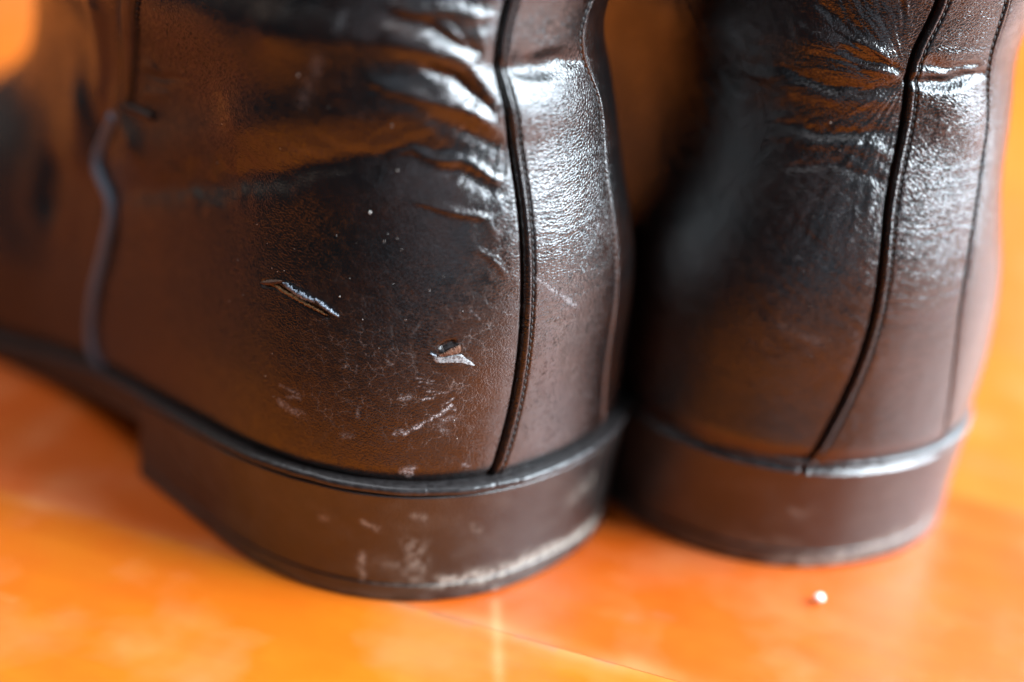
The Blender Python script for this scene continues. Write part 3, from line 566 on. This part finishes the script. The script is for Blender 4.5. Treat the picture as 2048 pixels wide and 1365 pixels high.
def ribbon(side, pts, width, heights, n=40, offs=0.0, ragged=.25, seed=1):
    """a strip along pts on the leather; heights give its cross section"""
    p = smooth_path(pts, n); t = np.gradient(p, axis=0); t /= np.linalg.norm(t, axis=1)[:, None]; q = np.stack([-t[:, 1], t[:, 0]], -1)
    k = len(heights); V = []
    taper = np.sin(np.pi * np.linspace(.06, .97, n)) ** .45
    for j, hgt in enumerate(heights):
        w = (j / (k - 1) - .5) * width * taper * (1 + ragged * perlin(np.arange(n) * .45, np.full(n, j * .6), seed))
        uu = p[:, 0] + q[:, 0] * w; zz = p[:, 1] + q[:, 1] * w
        P, N = spoint(side, uu, zz, 'quarter'); V.append(P + N * ((hgt * taper + offs) * (1 + .35 * perlin(np.arange(n) * .37, np.full(n, j * .9), seed + 5) + .35 * perlin(np.arange(n) * .9, np.full(n, j * .9), seed + 6)))[:, None])
    top = np.stack(V, 1)
    # closed, with a thin underside
    c = top.reshape(-1, 3).mean(0); P0, N0 = spoint(side, [p[n // 2, 0]], [p[n // 2, 1]], 'quarter'); low = top - N0[0] * .02
    nv = n * k; Q = list(grid_faces(n, k)) + list(grid_faces(n, k)[:, ::-1] + nv)
    for i in range(n - 1):
        Q.append((i * k, (i + 1) * k, nv + (i + 1) * k, nv + i * k)); Q.append(((i + 1) * k + k - 1, i * k + k - 1, nv + i * k + k - 1, nv + (i + 1) * k + k - 1))
    for j in range(k - 1):
        Q.append((j + 1, j, nv + j, nv + j + 1)); b = (n - 1) * k; Q.append((b + j, b + j + 1, nv + b + j + 1, nv + b + j))
    return np.concatenate([top.reshape(-1, 3), low.reshape(-1, 3)]), np.array(Q)

def left_details(root, side):
    f = DATA['flap']
    for key, w, hs, m, nm, ofs, sd in (('lip1', .088, [.0, .026, .042, .048, .036], M_TEAR, 'torn_flap', .0, 1), ('lip2', .058, [.0, .020, .034, .036, .02], M_TEAR, 'torn_flap', .0, 2),
                                  ('fib', .045, [.0, .010, .016, .010, .0], M_FIBRE, 'torn_fibre', .012, 3), ('flake', .055, [.0, .03, .05, .05, .03], M_CHIP, 'torn_flap', .0, 4)):
        V, Q = ribbon(side, f[key], w, hs, 90, ofs, .9, sd); mesh_obj(nm, V, Q, m, root)
    # scraped patch: a ragged sheet lying on the leather
    c = np.array(f['patch']); ce = c.mean(0); n = 90; rim = smooth_path(np.concatenate([c, c[:1]]), n)
    rings = 9; V = []
    for k in range(rings):
        g = (k / (rings - 1)); rr = ce + (rim - ce) * g * (1 + .10 * perlin(np.arange(n) * .7, np.full(n, g * 3), 9)[:, None] * g)
        P, N = spoint(side, rr[:, 0], rr[:, 1], 'quarter', 0); V.append(P + N * (.010 + .010 * perlin(rr[:, 0] * 9, rr[:, 1] * 9, 4) - .02 * (g > .95))[:, None])
    mesh_obj('scraped_patch', np.concatenate(V), grid_faces(rings, n, True), M_PATCH, root)
    a = smooth_path(f['chipA'], 26); b = smooth_path(f['chipB'], 26); V = []; ks = 7
    for j in range(ks):
        t = j / (ks - 1); q = a * (1 - t) + b * t; P, N = spoint(side, q[:, 0], q[:, 1], 'quarter')
        tp = np.sin(np.pi * np.linspace(.12, .92, 26)) ** .4; V.append(P + N * ((.034 * (1 - t) ** .6 + .010) * tp * (1 + .3 * perlin(np.arange(26) * .5, np.full(26, t * 2), 6)))[:, None])
    top = np.stack(V, 1); low = top - np.array([0, 0, .018]); nv = 26 * ks
    Q = list(grid_faces(26, ks)) + list(grid_faces(26, ks)[:, ::-1] + nv) + [(i * ks, (i + 1) * ks, nv + (i + 1) * ks, nv + i * ks) for i in range(25)] + [((i + 1) * ks + ks - 1, i * ks + ks - 1, nv + i * ks + ks - 1, nv + (i + 1) * ks + ks - 1) for i in range(25)]
    mesh_obj('torn_flap', np.concatenate([top.reshape(-1, 3), low.reshape(-1, 3)]), np.array(Q), M_CHIP, root)
    for key, r in (('hook', .010),):
        p = smooth_path(f[key], 16); P, N = spoint(side, p[:, 0], p[:, 1], 'quarter', .02 if key == 'hook' else .03)
        V, Q, T = tube(P, N, r * np.sin(np.pi * np.linspace(.1, .95, 16)) ** .5, 8); mesh_obj('torn_edge', V, Q, M_TEAR, root, tris=T)
    # placket of the side zip, its stitching and the bar tack closing it
    pl = np.array(DATA['placket']); pl = pl[np.argsort(pl[:, 1])]; pl = np.concatenate([[[-8.10, 5.93]], pl, [[-6.02, 8.6], [-5.9, 10], [-5.8, 12.5]]])
    zz = np.concatenate([np.linspace(5.95, 8.7, 170), np.linspace(8.8, 12.4, 24)]); hi = np.interp(zz, pl[:, 1], pl[:, 0]); lo = seam_u(side, zz, -1) + .05
    hi = np.maximum(hi, lo + .10)
    for kk in range(3): hi = np.concatenate([hi[:1], (hi[:-2] + hi[1:-1] + hi[2:]) / 3, hi[-1:]])
    V = []; k = 15
    for j in range(k):
        t = j / (k - 1); e = min(t, 1 - t)
        P, N = spoint(side, lo * (1 - t) + hi * t, zz, 'quarter', 0); V.append(P + N * (.055 * (1 - math.exp(-(e / .12) ** 2)) - .11 * math.exp(-(e / .07) ** 2) + .006 * perlin(zz * 3, zz * 0 + t * 2, 12))[:, None])
    mesh_obj('zip_placket', np.stack(V, 1), grid_faces(len(zz), k), M_PLACKET, root)
    sp = Soup()
    for z in np.arange(6.1, 8.9, .085):
        u = np.interp([z - .03, z, z + .03], zz, hi) + .05; P, N = spoint(side, u, [z - .03, z, z + .03], 'quarter', .016)
        V_, Q, T = tube(P, N, [.010, .018, .010], 6); sp.add(V_, Q, T)
    o = sp.build('stitching', M_THREAD, root); o['kind'] = 'stuff'
    p = smooth_path(DATA['bartack'], 60); P, N = spoint(side, p[:, 0], p[:, 1], 'quarter', .03)
    V, Q, T = tube(P, N, (.062 + .010 * np.sin(np.arange(60) * 1.25)) * np.minimum(1, np.sin(np.pi * np.linspace(.02, .98, 60)) * 3) ** .5, 12, .7); mesh_obj('bar_tack', V, Q, M_PLACKET, root, tris=T)

make_boot('L', 'leather_boot', 'scuffed dark leather boot on the left with torn flakes beside its heel strap')
make_boot('R', 'leather_boot', 'dark leather boot on the right with unscratched heel and bright shine on its strap')

# ------------------------------------------------------------------ a crumb on the floor
rs = np.random.RandomState(2); n1, n2 = 10, 14; V = []
for i in range(n1):
    a = math.pi * i / (n1 - 1)
    for j in range(n2):
        b = 2 * math.pi * j / n2; r = .064 * (1 + .18 * rs.randn() * (0 < i < n1 - 1)); V.append((r * 1.2 * math.sin(a) * math.cos(b), r * math.sin(a) * math.sin(b), .06 + .85 * r * math.cos(a)))
crumb = mesh_obj('crumb', V, grid_faces(n1, n2, True), M_CRUMB)
crumb.location = (.0482, .1546, .0003); crumb['label'] = 'tiny pale crumb lying on the orange floor before the right boot'; crumb['category'] = 'crumb'
